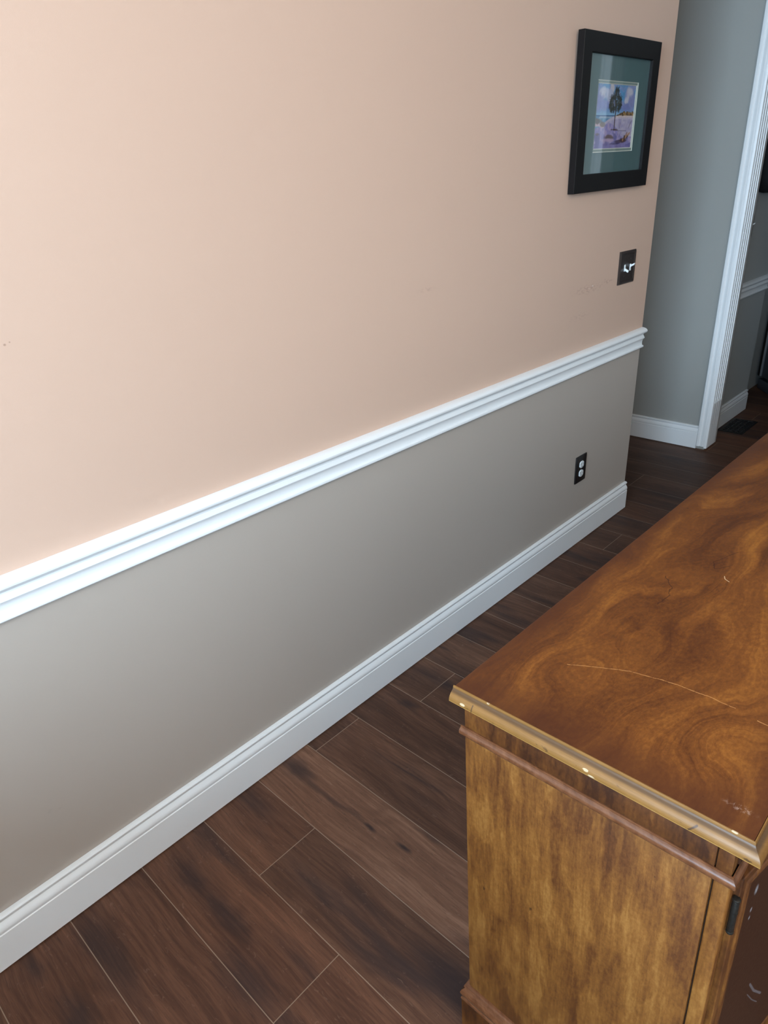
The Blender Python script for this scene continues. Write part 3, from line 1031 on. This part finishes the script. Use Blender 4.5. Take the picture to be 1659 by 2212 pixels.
def screw_mesh(x, y, z):
    bm = bmesh.new()
    cyl(bm, (x + .0006, y, z), (1, 0, 0), 0.0030, 0.0016, 14, 0.0004)
    return bm


def double_switch():
    root = thing('light_switch', 'dark bronze double switch plate with two white toggles on the peach wall', 'light switch', (0.0002, -0.2103, 1.1001))
    w, h, d = .131, .120, .0075
    obj('plate', plate_mesh(w, h, d, .017), M_BRONZE, root, 18)
    for y, up in ((-.0235, False), (.0225, True)):
        o = obj('toggle', toggle_mesh(up), M_WHITEPL, root)
        o.location = (d * 0.72, y, -0.002 if up else -0.001)
        for z in (-.030, .030):
            obj('screw', screw_mesh(d * 0.72, y, z), M_SCREW, root)


def hall_switch():
    root = thing('light_switch', 'dark switch plate with white toggle peeking past the fluted jamb', 'light switch', (HX + 0.0002, 1.352, 1.138))
    w, h, d = .076, .118, .006
    obj('plate', plate_mesh(w, h, d, .012), M_BLACKPL, root, 18)
    o = obj('toggle', toggle_mesh(True), M_WHITEPL, root)
    o.location = (d * .72, 0.012, 0)
    for z in (-.030, .030):
        obj('screw', screw_mesh(d * .72, 0.012, z), M_SCREW, root)


def outlet():
    root = thing('wall_outlet', 'black outlet plate with two white sockets above the baseboard', 'outlet', (0.0002, -0.4528, 0.3443))
    w, h, d = .0829, .1170, .0060
    bm = box(bmesh.new(), (0, -w / 2, -h / 2), (d, w / 2, h / 2), 0.0022, 2)
    obj('plate', bm, M_BLACKPL, root)
    for z in (.0195, -.0195):
        bm = bmesh.new()
        pts = []
        for k in range(36):
            a = 2 * PI * k / 36
            y_ = max(-.0160, min(.0160, .0185 * math.cos(a)))
            pts.append((y_, z + .0150 * math.sin(a)))
        r0 = [bm.verts.new((d - .0005, y, zz)) for y, zz in pts]
        r1 = [bm.verts.new((d + .0022, y, zz)) for y, zz in pts]
        r2 = [bm.verts.new((d + .0030, y * .93, z + (zz - z) * .93)) for y, zz in pts]
        for A, B in ((r0, r1), (r1, r2)):
            for k in range(36):
                bm.faces.new((A[k], A[(k + 1) % 36], B[(k + 1) % 36], B[k]))
        bm.faces.new(r2)
        bm.faces.new(list(reversed(r0)))
        so = obj('socket', bm, M_WHITEPL, root)
        bm = bmesh.new()
        box(bm, (d + .0026, -.0078, z - .002), (d + .0033, -.0056, z + .0075))
        box(bm, (d + .0026, .0054, z - .001), (d + .0033, .0074, z + .0065))
        cyl(bm, (d + .00295, 0, z - .0085), (1, 0, 0), .0026, .0007, 12)
        obj('slots', bm, M_SLOT, so)
    obj('screw', screw_mesh(d, 0, 0), M_SCREW, root)


double_switch()
hall_switch()
outlet()


# ------------------------------------------------------------------ floor register
def register():
    x0, x1, y0, y1 = -0.036, 0.106, 1.325, 1.612
    root = thing('floor_register', 'black slotted metal floor register beside the hall baseboard', 'floor vent', ((x0 + x1) / 2, (y0 + y1) / 2, 0))
    w, l = (x1 - x0) / 2, (y1 - y0) / 2
    bm = bmesh.new()
    zt = 0.0050
    m = 0.020
    # sloped flange
    sq = lambda a, b, z: [bm.verts.new((s * a, t_ * b, z)) for s, t_ in ((-1, -1), (1, -1), (1, 1), (-1, 1))]
    rings = [sq(w, l, 0.0006), sq(w, l, .0016), sq(w - .009, l - .009, zt), sq(w - m, l - m, zt), sq(w - m, l - m, 0.0012)]
    for r0, r1 in zip(rings[:-1], rings[1:]):
        for k in range(4):
            bm.faces.new((r0[k], r0[(k + 1) % 4], r1[(k + 1) % 4], r1[k]))
    # grid of bars, offset row to row like brickwork
    cols, rows = 4, 10
    W2, L2 = w - m, l - m
    for c in range(1, cols):
        xx = -W2 + 2 * W2 * c / cols
        box(bm, (xx - .0028, -L2 - .001, .0012), (xx + .0028, L2 + .001, zt))
    for c in range(cols):
        xa, xb = -W2 + 2 * W2 * c / cols, -W2 + 2 * W2 * (c + 1) / cols
        for r in range(rows + 1):
            yy = -L2 + 2 * L2 * (r + (0.5 if c % 2 else 0.0)) / rows
            if yy > L2 + .003:
                continue
            box(bm, (xa, yy - .0036, .0014), (xb, yy + .0036, zt - .0002))
    obj('grille', bm, M_REG, root)
    bm = box(bmesh.new(), (-w + .004, -l + .004, 0.0002), (w - .004, l - .004, .0010))  # flat black sheet standing in for the darkness of the duct
    obj('duct_shade_sheet', bm, M_BLACK, root)


register()


# ------------------------------------------------------------------ bag hanging on the hall wall
def bag():
    yc, zb = 1.445, 1.296
    root = thing('hanging_bag', 'black rounded bag with grey piping hanging on the dim hall wall', 'bag', (HX, yc, zb))
    w, h = 0.135, 0.40

    def outline(hw, z0, z1, r, n=8):
        pts = []
        for cy, cz, a0 in ((hw - r, z0 + r, -PI / 2), (hw - r, z1 - r, 0), (-hw + r, z1 - r, PI / 2), (-hw + r, z0 + r, PI)):
            for k in range(n + 1):
                a = a0 + PI / 2 * k / n
                pts.append((cy + r * math.cos(a), cz + r * math.sin(a)))
        return pts
    bm = bmesh.new()
    rings = []
    for x, s in ((0.001, .012), (.008, .003), (.02, 0.0), (.055, 0.0), (.068, .004), (.076, .014), (.079, .03)):
        rings.append([bm.verts.new((x, y, z)) for y, z in outline(w - s, s, h - s, .10 - s)])
    n = len(rings[0])
    for r0, r1 in zip(rings[:-1], rings[1:]):
        for k in range(n):
            bm.faces.new((r0[k], r0[(k + 1) % n], r1[(k + 1) % n], r1[k]))
    bm.faces.new(rings[-1])
    bm.faces.new(list(reversed(rings[0])))
    obj('body', bm, M_BAG, root, 60)
    bm = bmesh.new()
    o2 = outline(w - .035, .022, .135, .05)
    r0 = [bm.verts.new((.076, y, z)) for y, z in o2]
    r1 = [bm.verts.new((.092, y, z)) for y, z in o2]
    r2 = [bm.verts.new((.097, y * .94, .078 + (z - .078) * .94)) for y, z in o2]
    for A, B in ((r0, r1), (r1, r2)):
        for k in range(n):
            bm.faces.new((A[k], A[(k + 1) % n], B[(k + 1) % n], B[k]))
    bm.faces.new(r2)
    bm.faces.new(list(reversed(r0)))
    po = obj('pocket', bm, M_BAG, root, 60)
    bm = tube(bmesh.new(), [(.0945, y, z) for y, z in outline(w - .035, .022, .135, .05)], .0016, 6, True)
    obj('piping', bm, M_PIPING, po)
    bm = bmesh.new()
    for y, z in ((-.02, .165), (.025, .182), (.01, .155)):
        box(bm, (.0785, y - .012, z - .006), (.0805, y + .012, z + .006), .0006)
    obj('patch', bm, plain('grey_patch', (84, 84, 86), .7, .2, 0, .2, 600), root)
    bm = tube(bmesh.new(), [(.03, -.05, h - .01), (.03, -.045, h + .06), (.02, -.02, h + .14), (.018, 0, h + .155), (.02, .02, h + .14), (.03, .045, h + .06), (.03, .05, h - .01)], .007, 8)
    obj('strap', bm, M_BAG, root, 60)
    hk = thing('wall_hook', 'small metal hook carrying the black bag', 'hook', (HX + .0003, yc, zb + h + .15))
    bm = bmesh.new()
    box(bm, (0, -.012, -.02), (.004, .012, .03), .001)
    obj('back_plate', bm, M_HINGE, hk)
    bm = tube(bmesh.new(), [(.003, 0, -.004), (.018, 0, -.009), (.030, 0, -.004), (.033, 0, .012)], .0035, 8)
    obj('prong', bm, M_HINGE, hk)


bag()


# ------------------------------------------------------------------ appliance beyond the hall wall
def refrigerator():
    root = thing('refrigerator', 'dark grey appliance with black edge strip beyond the hall wall', 'appliance', (-0.142, 2.375, 0))
    root.rotation_euler = (0, 0, math.atan2(-0.155, 0.125))
    # local x runs along the visible face, -y faces the camera, y goes back into the room beyond
    L, D, Hh = 0.70, 0.62, 1.72
    bm = box(bmesh.new(), (0.0, 0.003, 0.004), (L, D, .074), .006)
    obj('base', bm, M_STEEL, root)
    bm = box(bmesh.new(), (0.045, .05, .0745), (L - .02, D - .02, .0955))
    obj('plinth_recess', bm, M_GASKET, root)
    bm = box(bmesh.new(), (0.052, -.004, .096), (L, D, Hh), .008)
    obj('door', bm, M_STEEL, root)
    bm = box(bmesh.new(), (0.0, -.010, .096), (.042, D, Hh), .004)
    obj('edge_strip', bm, M_GASKET, root)
    bm = box(bmesh.new(), (0.0425, -.014, .10), (.0515, .01, Hh - .01), .002)
    obj('trim_line', bm, M_SILVER, root)


refrigerator()


# ------------------------------------------------------------------ sideboard cabinet
def cabinet():
    R = Matrix(((0.9996974823, 0.0072280450, -0.0235095567), (-0.0071537734, 0.9999691567, 0.0032417788), (0.0235322633, -0.0030726161, 0.9997183561)))
    O = Vector((0.7627, -2.2588, 0.79))
    root = thing('sideboard_cabinet', 'long brown wooden sideboard with worn golden moulding around its top', 'cabinet', O)
    root.rotation_euler = R.to_euler()
    W, LEN = 0.3909, 1.68
    xl, xr = 0.0167, 0.3794
    yb = -0.004
    ye = LEN - 0.012
    zf = -0.0235         # underside of the top

    def flat_bottom(bm, zlim=-0.74):
        # feet stand level on the floor although the case leans a little
        for v in bm.verts:
            if v.co.z < zlim:
                w = R @ v.co + O
                v.co = R.inverted() @ (Vector((w.x, w.y, 0.0004)) - O)

    # top board
    bm = bmesh.new()
    prof = [(0.0, 0.0), (-.0022, -.0008), (-.0036, -.003), (-.0036, -.0195), (-.002, zf), (W, zf), (W, -.0018), (W - .0004, 0.0)]
    fr_ = lambda y: (lambda a, b: (a, y, b))
    sweep(bm, prof, [fr_(0.0), fr_(0.6), fr_(LEN)])
    obj('top', bm, M_WTOP, root)
    # mitred edge moulding: end, then front (o = out from the top edge)
    mp = [(0.0003, -.0004), (.0014, -.0006), (.0019, -.0017), (.0020, -.0032), (.0030, -.0058), (.0042, -.0070), (.0060, -.0082), (.0082, -.0102), (.0104, -.0132),
          (.0117, -.0165), (.0121, -.0192), (.0119, -.0212), (.0108, -.0224), (.0085, -.0230), (.0003, -.0230)]
    bm = bmesh.new()
    fe = lambda x: (lambda o_, z: (x, -o_, z))
    fc = lambda o_, z: (W + o_, -o_, z)
    ff = lambda y: (lambda o_, z: (W + o_, y, z))
    sweep(bm, mp, [fe(-.0046), fe(.10), fe(.25), fc, ff(.5), ff(LEN)])
    obj('top_moulding', bm, M_MOULD, root, 40)
    # end panel, its front stile, frieze above the bead
    sx = 0.3604
    bm = box(bmesh.new(), (xl, yb, -.70), (sx - .0008, .012, -.0705), .0012)
    obj('end_panel', bm, M_WPANEL, root)
    bm = box(bmesh.new(), (sx + .0010, yb, -.70), (xr, .014, -.0705), .0022, 3)
    obj('front_stile', bm, M_WSTILE, root)
    bm = box(bmesh.new(), (xl, yb, -.0695), (sx - .0006, .012, zf - .0004), .0008)
    obj('frieze', bm, M_WFRIEZE, root)
    bm = box(bmesh.new(), (sx + .0008, yb, -.0695), (xr - .0015, .014, zf - .0004), .0008)
    obj('frieze_stile', bm, M_WFRIEZE, root)
    # carcass behind (back, bottom, core seen dark in the joints)
    bm = box(bmesh.new(), (xl + .001, .0126, -.70), (xr - .006, ye, zf - .0006))
    obj('carcass', bm, M_GAP, root)
    bm = box(bmesh.new(), (sx - .0007, .0005, -.70), (sx + .0009, .012, zf - .0006))
    obj('joint_gap', bm, M_GAP, root)
    # half-round bead with its mitred return on the front
    bp = [(0.0, -.0605), (.0014, -.0607), (.0018, -.0622), (.0016, -.0636), (.0034, -.0648), (.0054, -.0672), (.0061, -.0702), (.0054, -.0734), (.0036, -.0760), (.0014, -.0778), (0.0, -.0784)]
    bm = bmesh.new()
    fe = lambda x: (lambda o_, z: (x, yb - .0002 - o_, z))
    fc = lambda o_, z: (xr + o_, yb - .0002 - o_, z)
    ff = lambda y: (lambda o_, z: (xr + o_, y, z))
    sweep(bm, bp, [fe(.0105), fe(.12), fe(.26), fc, ff(.4), ff(ye)])
    obj('bead_moulding', bm, M_BEAD, root, 40)
    # base moulding and plinth
    bp = [(-.004, -.6545), (.0035, -.6548), (.0062, -.6562), (.0075, -.6585), (.0060, -.6612), (.0052, -.6630), (.0068, -.6652), (.0105, -.6690), (.0120, -.6735), (.0118, -.6790),
          (.0105, -.6835), (.0088, -.6858), (.0102, -.6872), (.0112, -.6892), (.0112, -.6925), (-.004, -.6925)]
    bm = bmesh.new()
    q0 = -.0003
    fb_ = lambda y: (lambda o_, z: (xl + q0 * -1 * 0 - o_, y, z))
    c0 = lambda o_, z: (xl - o_, yb + q0 - o_, z)
    c1 = lambda o_, z: (xr + o_, yb + q0 - o_, z)
    f1 = lambda y: (lambda o_, z: (xr + o_, y, z))
    sweep(bm, bp, [fb_(ye), fb_(.5), c0, (lambda o_, z: (.2, yb + q0 - o_, z)), c1, f1(.5), f1(ye)])
    obj('base_moulding', bm, M_BEAD, root, 40)
    bm = bmesh.new()
    oo = .0108
    box(bm, (xl - oo, yb - oo, -.79), (xr + oo, yb + .01, -.693), .0012)
    box(bm, (xl - oo, yb + .0101, -.79), (xl + .006, ye, -.693), .0012)
    box(bm, (xr - .006, yb + .0101, -.79), (xr + oo, ye, -.693), .0012)
    flat_bottom(bm)
    obj('plinth', bm, M_WPLINTH, root)
    # front: drawer rail strip, doors with stepped frame and sunk panel
    bm = box(bmesh.new(), (xr - .0058, .0145, -.0600), (xr + .001, ye, zf - .0008), .0008)
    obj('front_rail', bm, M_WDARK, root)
    n_d = 4
    ys = 0.0165
    dw = (ye - ys) / n_d - .002
    for k in range(n_d):
        ya = ys + k * ((ye - ys) / n_d)
        z0, z1 = -.6530, -.0800
        # door frame with stepped moulding, hung on its near edge; local origin on the hinge line
        bm = bmesh.new()
        prof = [(.0, .0), (.0088, .0), (.0100, .0012), (.0100, .0105), (.0086, .0118), (.0108, .0138), (.0116, .0160), (.0108, .0184), (.0084, .0202), (.0084, .0218), (.0098, .0240),
                (.0094, .0275), (.0056, .0325), (.0042, .0385), (.0018, .0405), (.0, .0405)]
        cs = [(0, z0, 1, 1), (dw, z0, -1, 1), (dw, z1, -1, -1), (0, z1, 1, -1)]
        rings = [[bm.verts.new((o_, cy + sy * i_, cz + sz * i_)) for o_, i_ in prof] for cy, cz, sy, sz in cs]
        for q in range(4):
            r0, r1 = rings[q], rings[(q + 1) % 4]
            for i in range(len(prof)):
                j = (i + 1) % len(prof)
                bm.faces.new((r0[i], r0[j], r1[j], r1[i]))
        door = obj('door', bm, M_WDOOR, root, 30)
        door.location = (xr - .003, ya, 0)
        if k == 0:
            door.rotation_euler = (0, 0, -math.radians(10))   # standing slightly ajar
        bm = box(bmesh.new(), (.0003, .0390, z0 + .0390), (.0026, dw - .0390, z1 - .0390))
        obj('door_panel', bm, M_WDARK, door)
        if k == 0:
            for zc in (-.136, -.60):
                bm = bmesh.new()
                hx, hy = .0090, -.0030
                cyl(bm, (hx, hy, zc), (0, 0, 1), .0040, .050, 16, .0008)
                cyl(bm, (hx, hy, zc + .0270), (0, 0, 1), .0046, .004, 16, .0012)
                cyl(bm, (hx, hy, zc - .0270), (0, 0, 1), .0044, .004, 16, .0012)
                cyl(bm, (hx, hy, zc + .006), (0, 0, 1), .0043, .0012, 16)
                obj('hinge', bm, M_HINGE, door)
        # brass pull with back plate
        yc = .030 if k % 2 else dw - .022
        zc = -.33
        bm = bmesh.new()
        box(bm, (.0095, yc - .007, zc - .045), (.0120, yc + .007, zc + .045), .001)
        cyl(bm, (.0150, yc, zc + .012), (1, 0, 0), .005, .008, 14, .001)
        tube(bm, [(.0200, yc + .012 * math.sin(t_), zc - .006 + .018 * math.cos(t_)) for t_ in [2 * PI * i / 20 for i in range(20)]], .0018, 6, True)
        obj('pull', bm, M_BRASS, door)
    return root


cabinet()
